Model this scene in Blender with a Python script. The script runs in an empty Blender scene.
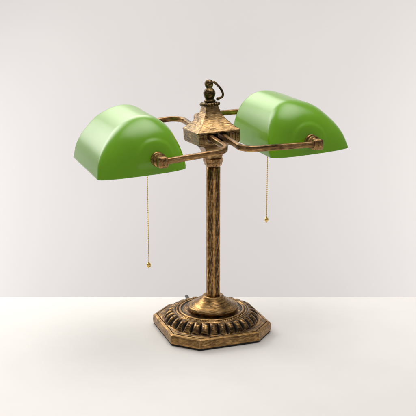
import bpy, bmesh, math, random
from mathutils import Vector, Matrix
random.seed(4)
S = bpy.context.scene
C = S.collection
R = math.radians

# ------------------------------------------------------------------ camera
cam = bpy.data.objects.new('camera', bpy.data.cameras.new('camera')); C.objects.link(cam)
cam.location = (-0.0066, -1.67387, 0.67957)
cam.rotation_euler = (math.pi/2 - 0.2572, 0, 0)
cam.data.sensor_width = 36; cam.data.lens = 36*925.4/416
cam.data.clip_start = 0.05; cam.data.clip_end = 100
cam.data.dof.use_dof = True; cam.data.dof.focus_distance = 1.66; cam.data.dof.aperture_fstop = 16
S.camera = cam
S.render.resolution_x = S.render.resolution_y = 1024

# ------------------------------------------------------------------ studio light
w = bpy.data.worlds.new('World'); S.world = w; w.use_nodes = True
w.node_tree.nodes['Background'].inputs[0].default_value = (1.0, 0.98, 0.96, 1)
w.node_tree.nodes['Background'].inputs[1].default_value = 0.27
def area(name, loc, target, sx, sy, power, col=(1, 1, 1)):
    d = bpy.data.lights.new(name, 'AREA'); d.shape = 'RECTANGLE'; d.size = sx; d.size_y = sy
    d.energy = power; d.color = col
    o = bpy.data.objects.new(name, d); C.objects.link(o); o.location = loc
    o.rotation_euler = (Vector(target) - Vector(loc)).to_track_quat('-Z', 'Y').to_euler()
    return o
def soft_edges(o):
    """a softbox is hot in the middle and falls off towards its edges"""
    o.data.use_nodes = True
    t = o.data.node_tree; em = t.nodes['Emission']
    g = t.nodes.new('ShaderNodeNewGeometry'); x = t.nodes.new('ShaderNodeSeparateXYZ'); t.links.new(g.outputs['Parametric'], x.inputs[0])
    f = []
    for k in (0, 1):
        a = t.nodes.new('ShaderNodeMath'); a.operation = 'SUBTRACT'; a.inputs[0].default_value = 1; t.links.new(x.outputs[k], a.inputs[1])
        b = t.nodes.new('ShaderNodeMath'); b.operation = 'MULTIPLY'; t.links.new(x.outputs[k], b.inputs[0]); t.links.new(a.outputs[0], b.inputs[1]); f.append(b)
    m = t.nodes.new('ShaderNodeMath'); m.operation = 'MULTIPLY'; t.links.new(f[0].outputs[0], m.inputs[0]); t.links.new(f[1].outputs[0], m.inputs[1])
    s = t.nodes.new('ShaderNodeMath'); s.operation = 'MULTIPLY'; s.inputs[1].default_value = 16; t.links.new(m.outputs[0], s.inputs[0]); t.links.new(s.outputs[0], em.inputs['Strength'])
soft_edges(area('softbox', (-1.16, 0.88, 1.16), (-0.08, 0, 0.38), 1.0, 1.60, 29, (1.0, 0.985, 0.93)))
soft_edges(area('rear_softbox', (-0.42, 1.25, 1.15), (0.0, 0, 0.40), 1.2, 0.85, 11, (1.0, 0.985, 0.90)))
soft_edges(area('overhead_softbox', (0.15, 0.05, 2.2), (0.05, -0.15, 0.2), 2.4, 2.5, 87, (1.0, 0.975, 0.955)))
area('backdrop_strip', (-1.50, 0.90, -0.38), (-0.60, 1.9, -0.45), 0.4, 1.8, 15.5, (1.0, 0.985, 0.985))
area('backdrop_strip', (1.50, 0.90, -0.38), (0.65, 1.9, -0.45), 0.4, 1.8, 13.5, (1.0, 0.975, 0.975))
S.view_settings.view_transform = 'Standard'; S.view_settings.look = 'None'
S.view_settings.exposure = 0; S.view_settings.gamma = 1
S.render.engine = 'CYCLES'
S.cycles.max_bounces = 10

# ------------------------------------------------------------------ helpers
def obj(name, bm, mats, parent=None, smooth=True, kind=None, auto=None):
    me = bpy.data.meshes.new(name)
    bmesh.ops.recalc_face_normals(bm, faces=bm.faces[:])
    bm.to_mesh(me); bm.free()
    for m in (mats if isinstance(mats, (list, tuple)) else [mats]): me.materials.append(m)
    if smooth:
        for p in me.polygons: p.use_smooth = True
        if auto: me.set_sharp_from_angle(angle=R(auto))
    o = bpy.data.objects.new(name, me); C.objects.link(o)
    if parent: o.parent = parent
    if kind: o['kind'] = kind
    return o

def box(bm, x0, x1, y0, y1, z0, z1, bev=0.0):
    vs = [bm.verts.new((x, y, z)) for x in (x0, x1) for y in (y0, y1) for z in (z0, z1)]
    fs = [(0,1,3,2),(4,6,7,5),(0,4,5,1),(2,3,7,6),(0,2,6,4),(1,5,7,3)]
    ff = [bm.faces.new([vs[i] for i in f]) for f in fs]
    if bev:
        es = list({e for f in ff for e in f.edges})
        bmesh.ops.bevel(bm, geom=es, offset=bev, segments=3, affect='EDGES', profile=0.5)

def rings_mesh(bm, rings, close_first=True, close_last=True, cyclic=True, matfn=None):
    vr = [[bm.verts.new(p) for p in r] for r in rings]
    n = len(rings[0])
    for i in range(len(vr)-1):
        for j in range(n if cyclic else n-1):
            k = (j+1) % n
            f = bm.faces.new((vr[i][j], vr[i][k], vr[i+1][k], vr[i+1][j]))
            if matfn: f.material_index = matfn(i, j)
    if cyclic and close_first: bm.faces.new(vr[0])
    if cyclic and close_last: bm.faces.new(vr[-1])
    return vr

def lathe(bm, prof, n=48, mod=None):
    rings = []
    for r, z in prof:
        rings.append([((r*(mod(r, z, 2*math.pi*j/n) if mod else 1))*math.cos(2*math.pi*j/n),
                       (r*(mod(r, z, 2*math.pi*j/n) if mod else 1))*math.sin(2*math.pi*j/n), z) for j in range(n)])
    rings_mesh(bm, rings)

def spline(pts, per=8):
    out = []
    P = [Vector(p) for p in pts]
    for i in range(len(P)-1):
        p0 = P[i-1] if i else P[i]*2-P[i+1]; p1 = P[i]; p2 = P[i+1]; p3 = P[i+2] if i+2 < len(P) else P[i+1]*2-P[i]
        for k in range(per):
            t = k/per
            out.append(0.5*((2*p1)+(p2-p0)*t+(2*p0-5*p1+4*p2-p3)*t*t+(3*p1-p0-3*p2+p3)*t**3))
    out.append(P[-1]); return out

def tube(bm, pts, r, n=12):
    pts = [Vector(p) for p in pts]; rings = []
    up = Vector((0.13, 0.21, 0.97))
    for i, p in enumerate(pts):
        t = (pts[min(i+1, len(pts)-1)] - pts[max(i-1, 0)]).normalized()
        a = t.cross(up).normalized(); b = a.cross(t)
        rr = r(i/(len(pts)-1)) if callable(r) else r
        rings.append([p + a*rr*math.cos(2*math.pi*k/n) + b*rr*math.sin(2*math.pi*k/n) for k in range(n)])
    rings_mesh(bm, rings)

def sphere(bm, c, r, seg=16, sz=1.0):
    m = Matrix.Translation(c) @ Matrix.Diagonal((1, 1, sz, 1))
    bmesh.ops.create_uvsphere(bm, u_segments=seg, v_segments=max(6, seg//2), radius=r, matrix=m)

def fillet_path(a, b, c, rad, n=10):
    a, b, c = Vector(a), Vector(b), Vector(c)
    d0 = (a-b).normalized(); d1 = (c-b).normalized()
    p0 = b+d0*rad; p2 = b+d1*rad
    # circular-looking corner (cubic Bezier)
    k = 0.5523; q0 = p0-d0*rad*k; q1 = p2-d1*rad*k
    cur = [(1-t)**3*p0+3*(1-t)**2*t*q0+3*(1-t)*t*t*q1+t**3*p2 for t in [i/n for i in range(n+1)]]
    pre = [a.lerp(p0, i/6) for i in range(6)]; post = [p2.lerp(c, i/10) for i in range(1, 11)]
    return pre+cur+post

# ------------------------------------------------------------------ materials
def new_mat(name):
    m = bpy.data.materials.new(name); m.use_nodes = True
    nt = m.node_tree; return m, nt, nt.nodes['Principled BSDF']
def node(nt, t, **kw):
    n = nt.nodes.new(t)
    for k, v in kw.items(): setattr(n, k, v)
    return n
def brass(name, stretch=(1, 1, 1), amount=0.5, scale=90, gold=(0.56, 0.335, 0.125), dark=(0.055, 0.030, 0.012), polar=False, soft=0.16, turn=0.07, twist=0.0, wear=0.0):
    """antique brass: gold paint rubbed over a dark wash, the wash left as streaks"""
    m, nt, b = new_mat(name)
    tc = node(nt, 'ShaderNodeTexCoord'); mp = node(nt, 'ShaderNodeMapping')
    mp.inputs['Scale'].default_value = stretch; 
    src = tc.outputs['Object']
    if polar:                     # streaks run round the turned parts
        sx = node(nt, 'ShaderNodeSeparateXYZ'); nt.links.new(src, sx.inputs[0])
        ng = node(nt, 'ShaderNodeMath', operation='MULTIPLY'); ng.inputs[1].default_value = -1; nt.links.new(sx.outputs[1], ng.inputs[0])
        at = node(nt, 'ShaderNodeMath', operation='ARCTAN2'); nt.links.new(sx.outputs[0], at.inputs[0]); nt.links.new(ng.outputs[0], at.inputs[1])
        am = node(nt, 'ShaderNodeMath', operation='MULTIPLY'); am.inputs[1].default_value = turn; nt.links.new(at.outputs[0], am.inputs[0])
        tw = node(nt, 'ShaderNodeMath', operation='MULTIPLY_ADD'); tw.inputs[1].default_value = twist; nt.links.new(sx.outputs[2], tw.inputs[0]); nt.links.new(am.outputs[0], tw.inputs[2]); am = tw
        xy = node(nt, 'ShaderNodeCombineXYZ'); nt.links.new(sx.outputs[0], xy.inputs[0]); nt.links.new(sx.outputs[1], xy.inputs[1])
        ln = node(nt, 'ShaderNodeVectorMath', operation='LENGTH'); nt.links.new(xy.outputs[0], ln.inputs[0])
        cb = node(nt, 'ShaderNodeCombineXYZ'); nt.links.new(am.outputs[0], cb.inputs[0]); nt.links.new(ln.outputs['Value'], cb.inputs[1]); nt.links.new(sx.outputs[2], cb.inputs[2])
        src = cb.outputs[0]
    nt.links.new(src, mp.inputs['Vector'])
    n1 = node(nt, 'ShaderNodeTexNoise'); n1.inputs['Scale'].default_value = scale; n1.inputs['Detail'].default_value = 6; n1.inputs['Roughness'].default_value = 0.62; n1.inputs['Distortion'].default_value = 0.6
    n2 = node(nt, 'ShaderNodeTexNoise'); n2.inputs['Scale'].default_value = scale*4.5; n2.inputs['Detail'].default_value = 5; n2.inputs['Roughness'].default_value = 0.7
    n3 = node(nt, 'ShaderNodeTexNoise'); n3.inputs['Scale'].default_value = scale*0.35; n3.inputs['Detail'].default_value = 3
    for n in (n1, n2): nt.links.new(mp.outputs[0], n.inputs['Vector'])
    nt.links.new(tc.outputs['Object'], n3.inputs['Vector'])
    mx = node(nt, 'ShaderNodeMath', operation='MULTIPLY_ADD'); mx.inputs[1].default_value = 0.20
    nt.links.new(n2.outputs[0], mx.inputs[0]); 
    m2 = node(nt, 'ShaderNodeMath', operation='MULTIPLY_ADD'); m2.inputs[1].default_value = 0.42
    nt.links.new(n3.outputs[0], m2.inputs[0]); nt.links.new(n1.outputs[0], m2.inputs[2])
    nt.links.new(m2.outputs[0], mx.inputs[2])
    rp = node(nt, 'ShaderNodeValToRGB')
    e = rp.color_ramp.elements
    mid = 0.935 + (amount-0.5)*0.30
    rp.color_ramp.interpolation = 'EASE'
    e[0].position = mid-soft; e[0].color = (*dark, 1)
    e[1].position = mid+soft*0.75; e[1].color = (*gold, 1)
    k = e.new(mid-0.01); k.color = tuple(0.42*g+0.58*d for g, d in zip(gold, dark))+(1,)
    nt.links.new(mx.outputs[0], rp.inputs[0])
    colour = rp.outputs[0]
    if wear:                      # raised edges are rubbed back to bright gold
        ge = node(nt, 'ShaderNodeNewGeometry'); wr = node(nt, 'ShaderNodeMapRange')
        wr.inputs['From Min'].default_value = 0.515; wr.inputs['From Max'].default_value = 0.58; wr.inputs['To Max'].default_value = wear
        nt.links.new(ge.outputs['Pointiness'], wr.inputs[0])
        mi = node(nt, 'ShaderNodeMix', data_type='RGBA'); nt.links.new(wr.outputs[0], mi.inputs[0])
        nt.links.new(colour, mi.inputs[6]); mi.inputs[7].default_value = tuple(min(1, c*1.18) for c in gold)+(1,)
        colour = mi.outputs[2]
    nt.links.new(colour, b.inputs['Base Color'])
    b.inputs['Metallic'].default_value = 0.92
    rr = node(nt, 'ShaderNodeMapRange'); rr.inputs['From Min'].default_value = 0.35; rr.inputs['From Max'].default_value = 0.7
    rr.inputs['To Min'].default_value = 0.40; rr.inputs['To Max'].default_value = 0.24
    nt.links.new(n2.outputs[0], rr.inputs[0]); nt.links.new(rr.outputs[0], b.inputs['Roughness'])
    bp = node(nt, 'ShaderNodeBump'); bp.inputs['Strength'].default_value = 0.28; bp.inputs['Distance'].default_value = 0.0008
    nt.links.new(mx.outputs[0], bp.inputs['Height']); nt.links.new(bp.outputs[0], b.inputs['Normal'])
    return m
M_base = brass('antique_brass_base', (0.40, 1.6, 2.0), 0.58, 210, gold=(0.78, 0.455, 0.168), dark=(0.045, 0.025, 0.013), polar=True, soft=0.26, wear=0.6)
M_rim = brass('antique_brass_collar', (0.22, 1.8, 2.4), 0.44, 150, gold=(0.76, 0.445, 0.16), dark=(0.08, 0.045, 0.019), polar=True, soft=0.28)
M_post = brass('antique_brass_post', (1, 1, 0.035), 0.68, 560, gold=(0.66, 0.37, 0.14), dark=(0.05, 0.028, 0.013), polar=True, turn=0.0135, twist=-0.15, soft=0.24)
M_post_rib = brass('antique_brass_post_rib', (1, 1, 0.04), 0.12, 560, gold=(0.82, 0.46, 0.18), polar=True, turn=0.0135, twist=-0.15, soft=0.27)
M_arm = brass('antique_brass_arm', (0.14, 0.26, 1), 0.44, 260, gold=(0.76, 0.435, 0.18), dark=(0.075, 0.042, 0.018), soft=0.29)
M_cap = brass('antique_brass_cap', (0.36, 0.36, 3.0), 0.47, 240, gold=(0.76, 0.475, 0.20), dark=(0.06, 0.036, 0.017), soft=0.31)
M_knob = brass('antique_brass_knob', (1, 1, 1), 0.36, 230, gold=(0.78, 0.435, 0.17), dark=(0.08, 0.045, 0.02), soft=0.30)
M_fin = brass('dark_aged_brass', (1, 1, 1.5), 0.62, 220, gold=(0.52, 0.33, 0.12), dark=(0.045, 0.028, 0.012), soft=0.22)

def plain(name, col, rough, metal=0.0, noise=0.0, nscale=40, bump=0.0, coat=0.0):
    m, nt, b = new_mat(name)
    b.inputs['Roughness'].default_value = rough; b.inputs['Metallic'].default_value = metal
    b.inputs['Coat Weight'].default_value = coat
    tc = node(nt, 'ShaderNodeTexCoord'); n = node(nt, 'ShaderNodeTexNoise')
    n.inputs['Scale'].default_value = nscale; n.inputs['Detail'].default_value = 6
    nt.links.new(tc.outputs['Object'], n.inputs['Vector'])
    rp = node(nt, 'ShaderNodeValToRGB'); e = rp.color_ramp.elements
    e[0].position = 0.3; e[1].position = 0.7
    e[0].color = tuple(c*(1-noise) for c in col)+(1,); e[1].color = tuple(min(1, c*(1+noise)) for c in col)+(1,)
    nt.links.new(n.outputs[0], rp.inputs[0]); nt.links.new(rp.outputs[0], b.inputs['Base Color'])
    if bump:
        bp = node(nt, 'ShaderNodeBump'); bp.inputs['Strength'].default_value = bump; bp.inputs['Distance'].default_value = 0.001
        nt.links.new(n.outputs[0], bp.inputs['Height']); nt.links.new(bp.outputs[0], b.inputs['Normal'])
    return m
M_table = plain('white_table_paint', (0.80, 0.782, 0.757), 0.65, noise=0.012, nscale=14, bump=0.03)
M_wall = plain('pale_wall_paint', (0.78, 0.755, 0.745), 0.85, noise=0.01, nscale=3, bump=0.05)
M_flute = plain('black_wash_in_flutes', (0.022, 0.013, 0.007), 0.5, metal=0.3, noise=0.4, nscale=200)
M_pad = plain('black_rubber', (0.012, 0.011, 0.010), 0.7, noise=0.2, nscale=80)
M_chain = plain('bright_brass', (0.85, 0.58, 0.20), 0.22, metal=1.0, noise=0.06, nscale=300)
M_socket = plain('socket_brass', (0.55, 0.38, 0.16), 0.35, metal=1.0, noise=0.1, nscale=60)
M_cord = plain('black_cord', (0.02, 0.02, 0.02), 0.5, noise=0.2)
M_opal = plain('opal_glass', (0.80, 0.80, 0.76), 0.2, noise=0.02)
# green cased glass
M_green, nt, b = new_mat('green_cased_glass')
tc = node(nt, 'ShaderNodeTexCoord'); n = node(nt, 'ShaderNodeTexNoise'); n.inputs['Scale'].default_value = 9; n.inputs['Detail'].default_value = 3
nt.links.new(tc.outputs['Object'], n.inputs['Vector'])
rp = node(nt, 'ShaderNodeValToRGB'); e = rp.color_ramp.elements
e[0].position = 0.3; e[1].position = 0.7; e[0].color = (0.134, 0.345, 0.0005, 1); e[1].color = (0.154, 0.380, 0.0010, 1)
nt.links.new(n.outputs[0], rp.inputs[0]); nt.links.new(rp.outputs[0], b.inputs['Base Color'])
b.inputs['Roughness'].default_value = 0.30
b.inputs['IOR'].default_value = 1.5; b.inputs['Specular IOR Level'].default_value = 0.40
b.inputs['Subsurface Weight'].default_value = 0.0
b.inputs['Subsurface Radius'].default_value = (0.4, 1.0, 0.15); b.inputs['Subsurface Scale'].default_value = 0.008
b.inputs['Coat Weight'].default_value = 0.45; b.inputs['Coat Roughness'].default_value = 0.07

# ------------------------------------------------------------------ setting
bm = bmesh.new()
box(bm, -2.2, 2.2, -1.35, 0.172, -0.04, 0.0, 0.003)
o = obj('table', bm, M_table, kind='structure', auto=40)
bm = bmesh.new()
box(bm, -5, 5, 1.90, 2.0, -1.6, 3.6)
o = obj('wall', bm, M_wall, smooth=False, kind='structure')

# ------------------------------------------------------------------ the lamp
TH = 0.36
lamp = bpy.data.objects.new('desk_lamp', None); C.objects.link(lamp)
lamp.rotation_euler = (0, 0, TH)
lamp['label'] = 'antique brass desk lamp with two green glass shades on an octagonal base'
lamp['category'] = 'lamp'
AX = Vector((0.003*math.cos(TH), -0.003*math.sin(TH), 0))     # the post's axis

# base ------------------------------------------------------------
N = 1536
W, CH = 0.100, 0.0417
ALPHA = math.atan2(W-CH, W)
def base_angle(j):
    q, k = divmod(j % N, N//4)
    n1 = 124                                  # samples on half a long side
    if k < n1: a = ALPHA*k/n1
    elif k < N//4-n1: a = ALPHA+(math.pi/2-2*ALPHA)*(k-n1)/(N//4-2*n1)
    else: a = math.pi/2-ALPHA*(N//4-k)/n1
    return q*math.pi/2+a
def oct_r(phi, w):
    """radius of the chamfered square of half width w at angle phi"""
    k = (2*W-CH)/math.sqrt(2)*(w/W)       # distance of the chamfer
    c, s = abs(math.cos(phi)), abs(math.sin(phi))
    return min(w/max(c, s), k/((c+s)/math.sqrt(2)))
prof = []            # (kind, size, z, gadroon position or None, bead)
def O(w, z): prof.append(('o', w, z, None, 0))
def CI(r, z, bead=0): prof.append(('c', r, z, None, bead))
O(0.0985, 0.0030); O(0.1000, 0.0042); O(0.1003, 0.0100); O(0.0998, 0.0172); O(0.0988, 0.0192); O(0.0965, 0.0206); O(0.0945, 0.0212)
O(0.0940, 0.0208); O(0.0936, 0.0198); O(0.0931, 0.0197); O(0.0927, 0.0208); O(0.0920, 0.0216)
for t in (0.3, 0.65, 1.0): prof.append(('m', t, 0.0216+0.0012*t, None, 0))
G0 = (0.0912, 0.0226); G1 = (0.0726, 0.0380)
NG = 40
for i in range(NG+1):
    t = i/NG
    r = G0[0]+(G1[0]-G0[0])*t**1.15; z = G0[1]+(G1[1]-G0[1])*math.sin(t*math.pi/2)**1.05
    prof.append(('c', r, z, t, 0))
CI(0.0718, 0.0387); CI(0.0709, 0.0392); CI(0.0700, 0.0391); CI(0.0694, 0.0385); CI(0.0688, 0.0388)
for r, h in ((0.0684, 0), (0.0676, 0.8), (0.0668, 1), (0.0660, 0.8), (0.0652, 0)): CI(r, 0.0392, h)
CI(0.0645, 0.0386); CI(0.0636, 0.0384); CI(0.0630, 0.0398); CI(0.0612, 0.0408); CI(0.0592, 0.0406); CI(0.0584, 0.0394); CI(0.0560, 0.0390); CI(0.050, 0.0390); CI(0.030, 0.0390)
NGD = 32
rings = []
def lobe(phi):
    u = (phi*NGD/(2*math.pi)) % 1.0
    return abs(math.sin(math.pi*u))
for kind, a, z, g, bead in prof:
    ring = []
    for j in range(N):
        phi = base_angle(j)
        zz = z
        if kind == 'o': r = oct_r(phi, a)
        elif kind == 'm': r = oct_r(phi, 0.0915)*(1-a)+0.0918*a; 
        else: r = a
        if kind == 'm' and a == 1.0: r = min(r, 0.0918)
        if g is not None:
            env = max(0, math.sin(math.pi*min(1, max(0, (g-0.005)/0.985))))**0.5*(1.1-0.6*g) if 0.005 < g < 0.99 else 0
            l = lobe(phi)
            h = (l**0.55-0.74)*0.0080*env
            r += h*0.75; zz += h*0.75
        if bead: zz += bead*0.0013*(0.35+0.65*abs(math.sin(phi*48)))
        ring.append((r*math.cos(phi), r*math.sin(phi), zz))
    rings.append(ring)
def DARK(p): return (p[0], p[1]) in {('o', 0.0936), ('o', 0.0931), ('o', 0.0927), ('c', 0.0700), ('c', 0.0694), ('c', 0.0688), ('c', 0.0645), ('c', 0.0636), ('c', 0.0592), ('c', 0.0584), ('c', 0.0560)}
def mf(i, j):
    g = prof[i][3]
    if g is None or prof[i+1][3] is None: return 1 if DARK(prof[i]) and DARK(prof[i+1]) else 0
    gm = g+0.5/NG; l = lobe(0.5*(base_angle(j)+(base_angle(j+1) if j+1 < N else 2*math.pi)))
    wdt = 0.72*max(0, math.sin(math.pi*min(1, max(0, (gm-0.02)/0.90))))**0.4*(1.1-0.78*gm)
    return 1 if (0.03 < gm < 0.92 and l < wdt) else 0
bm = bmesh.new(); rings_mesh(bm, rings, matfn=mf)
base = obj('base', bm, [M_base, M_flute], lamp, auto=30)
base.rotation_euler = (0, 0, 0.3436-TH)
bm = bmesh.new()
rings_mesh(bm, [[(oct_r(base_angle(j), q)*math.cos(base_angle(j)), oct_r(base_angle(j), q)*math.sin(base_angle(j)), z) for j in range(0, N, 4)] for q, z in ((0.0988, 0.0002), (0.0990, 0.0032))])
obj('foot_pad', bm, M_pad, base, smooth=False)
bm = bmesh.new()
lathe(bm, [(0.040, 0.0385), (0.0455, 0.0390), (0.0462, 0.0408), (0.0478, 0.0422), (0.0482, 0.0450), (0.0475, 0.0474), (0.0455, 0.0487), (0.0435, 0.0489),
           (0.0425, 0.0494), (0.038, 0.0515), (0.033, 0.0545), (0.028, 0.0582), (0.0235, 0.0625), (0.0208, 0.0655), (0.0200, 0.0668), (0.0188, 0.0678), (0.0170, 0.0680), (0.0150, 0.0672)], 96)
o = obj('base_collar', bm, M_rim, base, auto=50)
o.location = base.matrix_basis.inverted() @ AX

# post -------------------------------------------------------------
PH = math.radians(-102.6)
def reed(r, z, phi):
    return 1 - 0.085*(0.5-0.5*math.cos(6*(phi-PH)))**0.8
bm = bmesh.new()
NP = 144
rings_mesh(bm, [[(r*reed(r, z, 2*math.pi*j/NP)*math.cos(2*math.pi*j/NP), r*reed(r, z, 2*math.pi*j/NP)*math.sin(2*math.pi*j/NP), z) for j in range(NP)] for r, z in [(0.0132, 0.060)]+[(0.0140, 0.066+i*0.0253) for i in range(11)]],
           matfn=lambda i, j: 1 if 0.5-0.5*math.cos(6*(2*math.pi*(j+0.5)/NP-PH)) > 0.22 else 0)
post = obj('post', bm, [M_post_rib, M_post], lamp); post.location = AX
bm = bmesh.new()
lathe(bm, [(0.0120, 0.3205), (0.0152, 0.3212), (0.0160, 0.3225), (0.0165, 0.3265), (0.0182, 0.3280), (0.0186, 0.3300), (0.0186, 0.3350), (0.0150, 0.3362)], 8)
o = obj('post_collar', bm, M_knob, post, auto=25); o.rotation_euler = (0, 0, R(22.5))

# top: everything above the post leans a little to the left -----------
LEAN = Matrix.Translation(AX+Vector((-0.0012*math.cos(TH), 0.0012*math.sin(TH), 0.335))) @ Matrix.Rotation(R(-2.8), 4, Vector((math.sin(TH), math.cos(TH), 0))) @ Matrix.Rotation(R(1.2), 4, 'Z') @ Matrix.Translation((0, 0, -0.335))
def sq(bm, prof, sub=6, rnd=0.06):
    """square rings with slightly rounded corners"""
    rings = []
    for s, z in prof:
        ring = []
        cr = s*rnd+0.0006
        for q in range(4):
            a0 = q*math.pi/2
            cx, cy = (s-cr)*(1 if q in (0, 3) else -1), (s-cr)*(1 if q in (0, 1) else -1)
            for k in range(sub):
                a = a0+k/(sub-1)*math.pi/2
                ring.append((cx+cr*math.cos(a), cy+cr*math.sin(a), z))
        rings.append(ring)
    rings_mesh(bm, rings)
bm = bmesh.new()
roof = [(0.0395, 0.3868), (0.0412, 0.3876), (0.0415, 0.3895), (0.0408, 0.3908)] + [tuple(p) for p in spline([(0.0385, 0.3922), (0.0340, 0.3958), (0.0280, 0.4015), (0.0212, 0.4095), (0.0158, 0.4190), (0.0125, 0.4290), (0.0115, 0.4330)], 4)] if False else None
roof = [(0.0395, 0.3868), (0.0412, 0.3876), (0.0415, 0.3895), (0.0408, 0.3908)] + [(p.x, p.y) for p in spline([(0.0385, 0.3922, 0), (0.0340, 0.3958, 0), (0.0280, 0.4015, 0), (0.0212, 0.4095, 0), (0.0158, 0.4190, 0), (0.0125, 0.4290, 0), (0.0115, 0.4330, 0)], 4)]
sq(bm, roof)
# the box below the roof, open at front and back where the arms come out
h = 0.0400
for s in (-1, 1):
    x0, x1 = sorted((s*h, s*(h-0.004)))
    box(bm, x0, x1, -h+0.004, h-0.004, 0.3680, 0.3880)
    for y in (-1, 1):
        y0, y1 = sorted((y*h, y*(h-0.004)))
        xa, xb = sorted((s*h, s*0.0235 if s < 0 else 0.0190))
        box(bm, xa, xb, y0, y1, 0.3680, 0.3880, 0.0006)
for y in (-1, 1):
    y0, y1 = sorted((y*(h-0.0004), y*(h-0.0036)))
    box(bm, -0.0236, 0.0191, y0, y1, 0.3676, 0.3722, 0.0006)
    for xx in (-0.0345, -0.0290, 0.0260, 0.0320):     # raised upright ribs on the box face
        y0, y1 = sorted((y*(h+0.0016), y*(h-0.001)))
        box(bm, xx-0.0017, xx+0.0017, y0, y1, 0.3692, 0.3862, 0.0007)
sq(bm, [(0.0135, 0.3345), (0.0150, 0.3420), (0.0175, 0.3510), (0.0225, 0.3585), (0.0300, 0.3632), (0.0370, 0.3655), (0.0392, 0.3664), (0.0392, 0.3684), (0.0380, 0.3688)])
cap = obj('cap', bm, M_cap, lamp, auto=35); cap.matrix_basis = LEAN
bm = bmesh.new()
lathe(bm, [(0.0100, 0.4318), (0.0130, 0.4325), (0.0150, 0.4336), (0.0150, 0.4366), (0.0125, 0.4385), (0.0090, 0.4392)], 48)
for k in range(20):
    a = 2*math.pi*k/20
    sphere(bm, (0.0160*math.cos(a), 0.0160*math.sin(a), 0.4350), 0.0029, 10)
obj('beaded_crown', bm, M_fin, cap)
bm = bmesh.new()
fp = spline([(0.0090, 0.4388, 0), (0.0104, 0.4396, 0), (0.0106, 0.4416, 0), (0.0090, 0.4432, 0), (0.0078, 0.4445, 0), (0.0098, 0.4488, 0), (0.0111, 0.4540, 0), (0.0100, 0.4590, 0), (0.0066, 0.4632, 0), (0.0056, 0.4650, 0), (0.0072, 0.4676, 0), (0.0081, 0.4716, 0), (0.0071, 0.4757, 0), (0.0040, 0.4786, 0), (0.0008, 0.4794, 0)], 4)
lathe(bm, [(p.x, p.y) for p in fp], 40)
obj('finial', bm, M_fin, cap)
bm = bmesh.new()
rx = Vector((math.cos(TH), -math.sin(TH), 0))
rp_ = [rx*x + Vector((0, 0, z)) for x, z in ((0.0060, 0.4735), (0.0090, 0.4742), (0.0140, 0.4700), (0.0195, 0.4635), (0.0235, 0.4560), (0.0243, 0.4500), (0.0220, 0.4462), (0.0165, 0.4445))]
tube(bm, spline(rp_, 5), 0.0021)
sphere(bm, rx*0.0150+Vector((0, 0, 0.4436)), 0.0034, 12)
obj('finial_ring', bm, M_fin, cap)

# arms --------------------------------------------------------------
def sweep_rect(bm, pts, wd, ht):
    sec = []
    c = 0.0022
    for sx, sy, a0 in ((1, 1, 0), (-1, 1, 90), (-1, -1, 180), (1, -1, 270)):
        for k in range(4):
            a = R(a0+30*k)
            sec.append((sx*(wd/2-c)+c*math.cos(a), sy*(ht/2-c)+c*math.sin(a)))
    rings = []
    for i, p in enumerate(pts):
        t = (pts[min(i+1, len(pts)-1)]-pts[max(i-1, 0)]).normalized()
        a = t.cross(Vector((0, 0, 1))).normalized(); b_ = a.cross(t)
        rings.append([p+a*x+b_*y for x, y in sec])
    rings_mesh(bm, rings)
def arm(a, b_, c, face, rad=0.020):
    bm = bmesh.new()
    sweep_rect(bm, fillet_path(a, b_, c, rad), 0.0085, 0.0102)
    ar = obj('arm', bm, M_arm, lamp, auto=40)
    # pivot: block on the arm's end, knurled ring and washer against the glass
    bm = bmesh.new()
    ex, ey, ez = c
    box(bm, ex-0.0090, ex+0.0090, ey-0.0090, ey+0.0085, ez-0.0098, ez+0.0094, 0.0046)
    # ring profile along y' from the block to the glass
    L0, L1 = ey+face*0.0080, ey+face*0.0320
    def ringy(prof_, n=40):
        rings_mesh(bm, [[(ex+r*math.cos(2*math.pi*k/n), L0+(L1-L0)*q, ez+r*math.sin(2*math.pi*k/n)) for k in range(n)] for r, q in prof_])
    ringy([(0.0070, -0.1), (0.0082, 0.0), (0.0090, 0.10), (0.0118, 0.16), (0.0124, 0.24), (0.0124, 0.38), (0.0116, 0.46), (0.0090, 0.50), (0.0090, 0.56), (0.0120, 0.60), (0.0128, 0.66), (0.0128, 0.8), (0.0120, 1.0)])
    obj('pivot_knob', bm, M_knob, ar, auto=40)
    return ar
arm((-0.0165, -0.020, 0.3820), (-0.0180, -0.1350, 0.3752), (-0.1385, -0.1350, 0.3640), 1, 0.027)
arm((0.0085, -0.020, 0.3820), (0.0078, -0.1350, 0.3745), (0.1475, -0.1350, 0.3752), 1, 0.024)
arm((-0.0165, 0.020, 0.3830), (-0.0165, 0.1325, 0.3915), (-0.1385, 0.1350, 0.3790), -1, 0.030)
arm((0.0085, 0.020, 0.3830), (0.0085, 0.1330, 0.3940), (0.1475, 0.1350, 0.3960), -1, 0.030)

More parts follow.
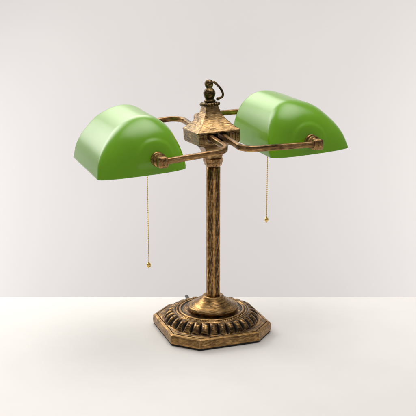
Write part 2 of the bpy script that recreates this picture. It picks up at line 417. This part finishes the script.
# shades -------------------------------------------------------------
PROF = [(-0.0785, 0), (-0.0720, 0.026), (-0.0575, 0.0495), (-0.0310, 0.0755), (-0.002, 0.0880), (0.024, 0.0905), (0.046, 0.0820), (0.0625, 0.065), (0.0740, 0.035), (0.0780, 0.012), (0.0780, 0.0)]
def make_shade(mirror, loc, roll, tilt, piv):
    P = [(p.x, p.y) for p in spline([(x, z, 0) for x, z in PROF], 11)]
    P = [(mirror*x, z) for x, z in P]
    YE, s0 = 0.1065, 0.80
    half = [(0, math.sin(i/90*math.pi/2)**0.9) for i in range(91)] + [(i/9, 1.0) for i in range(1, 10)]
    full = [(1, t, s) for t, s in half] + [(-1, t, s) for t, s in reversed(half[:-1])]
    rings = []
    for sg, t, s in full:
        ring = []
        for x, z in P:
            # flatter towards the end: the scale runs towards the pivot's foot
            q = min(1, s/s0); q = q*q*(3-2*q); X, Z_ = x*s+mirror*0.008*(1-s)*q+(1-q)*(1-s)*piv[0], z*s
            hh = min(1, z/0.0905)
            bul = 0.0170 + (0.0500 if sg < 0 else 0.0200)*hh**1.1            # the ends round over more towards the crown
            y = sg*((YE-bul+bul*max(0.0, 1-s**2.75)**(1/2.0)) if t == 0 else (YE-bul)*(1-t))
            yy = y
            if s < 0.98:
                d = math.hypot(X-piv[0], Z_-piv[1])
                k = min(1, max(0, (0.0375-d)/0.0075)); k = k*k*(3-2*k)
                g = min(1, max(0, (Z_-0.010)/0.016)); k *= g*g*(3-2*g)
                yy += sg*0.0017*k
            ring.append((X, yy, Z_))
        rings.append(ring)
    bm = bmesh.new(); rings_mesh(bm, rings, cyclic=False)
    # close the slit left in the middle of each end, at the bottom edge
    bmesh.ops.remove_doubles(bm, verts=bm.verts[:], dist=1e-6)
    o = obj('lamp_shade', bm, [M_green, M_opal], lamp)
    # every face points outwards before it is given its thickness
    me = o.data
    top = max(me.polygons, key=lambda p: p.center.z)
    if top.normal.z < 0: me.flip_normals()
    so = o.modifiers.new('thickness', 'SOLIDIFY'); so.thickness = 0.0032; so.offset = -1; so.material_offset = 1; so.use_rim = True
    so.material_offset_rim = 0
    o.matrix_basis = Matrix.Translation(loc) @ Matrix.Rotation(tilt, 4, 'X') @ Matrix.Rotation(-roll, 4, 'Y')
    return o
sl = make_shade(1, (-0.1605, -0.003, 0.3390), R(3.2), R(1.2), (0.021, 0.024))
sr = make_shade(-1, (0.1545, -0.002, 0.3535), R(3.2), R(1.2), (-0.007, 0.022))
for sh, cx in ((sl, 0.02), (sr, -0.02)):
    bm = bmesh.new()
    rings_mesh(bm, [[(cx+r*math.cos(2*math.pi*k/24), y, 0.048+r*math.sin(2*math.pi*k/24)) for k in range(24)] for y, r in ((0.045, 0.010), (0.047, 0.016), (0.088, 0.016), (0.090, 0.012))])
    obj('socket', bm, M_socket, sh, auto=40)
    bm = bmesh.new()
    rings_mesh(bm, [[(cx+r*math.cos(2*math.pi*k/24), y, 0.048+r*math.sin(2*math.pi*k/24)) for k in range(24)] for y, r in ((0.045, 0.009), (0.030, 0.013), (0.0, 0.014), (-0.05, 0.014), (-0.062, 0.010), (-0.066, 0.003))])
    obj('bulb', bm, M_opal, sh)

# pull chains ----------------------------------------------------------
for x, z0, y in ((-0.1242, 0.1417, 0.0), (0.1130, 0.2060, 0.0)):
    bm = bmesh.new()
    z = z0+0.006; i = 0
    while z < 0.375:
        sphere(bm, (x, y, z), 0.00125, 8); z += 0.0041; i += 1
    tube(bm, [(x, y, z0+0.005), (x, y, 0.376)], 0.00045, 6)
    ch = obj('pull_chain', bm, M_chain, lamp)
    bm = bmesh.new()
    lathe(bm, [(0.0010, z0+0.0062), (0.0014, z0+0.0048)]+[(0.0042*math.sin(a), z0+0.0042*math.cos(a)) for a in [0.42+i*0.2 for i in range(12)]]+[(0.0014, z0-0.0042), (0.0013, z0-0.0056), (0.0005, z0-0.0060)], 24)
    o = obj('chain_ball', bm, M_chain, ch); o.location = (x, y, 0)

# cord -----------------------------------------------------------------
bm = bmesh.new()
CX = 0.010
tube(bm, spline([(CX-0.010, 0.094, 0.0085), (CX-0.008, 0.112, 0.0090), (CX-0.006, 0.130, 0.0080), (CX-0.004, 0.146, 0.0058), (CX-0.002, 0.158, 0.0040), (CX, 0.168, 0.0034), (CX+0.002, 0.180, 0.0012), (CX+0.004, 0.186, -0.008), (CX+0.005, 0.188, -0.03), (CX+0.006, 0.189, -0.10), (CX+0.006, 0.190, -0.6)], 6), 0.0030, 12)
tube(bm, spline([(CX-0.010, 0.098, 0.0088), (CX-0.008, 0.112, 0.0090), (CX-0.0065, 0.126, 0.0085)], 4), 0.0050, 14)
obj('power_cord', bm, M_cord, lamp)
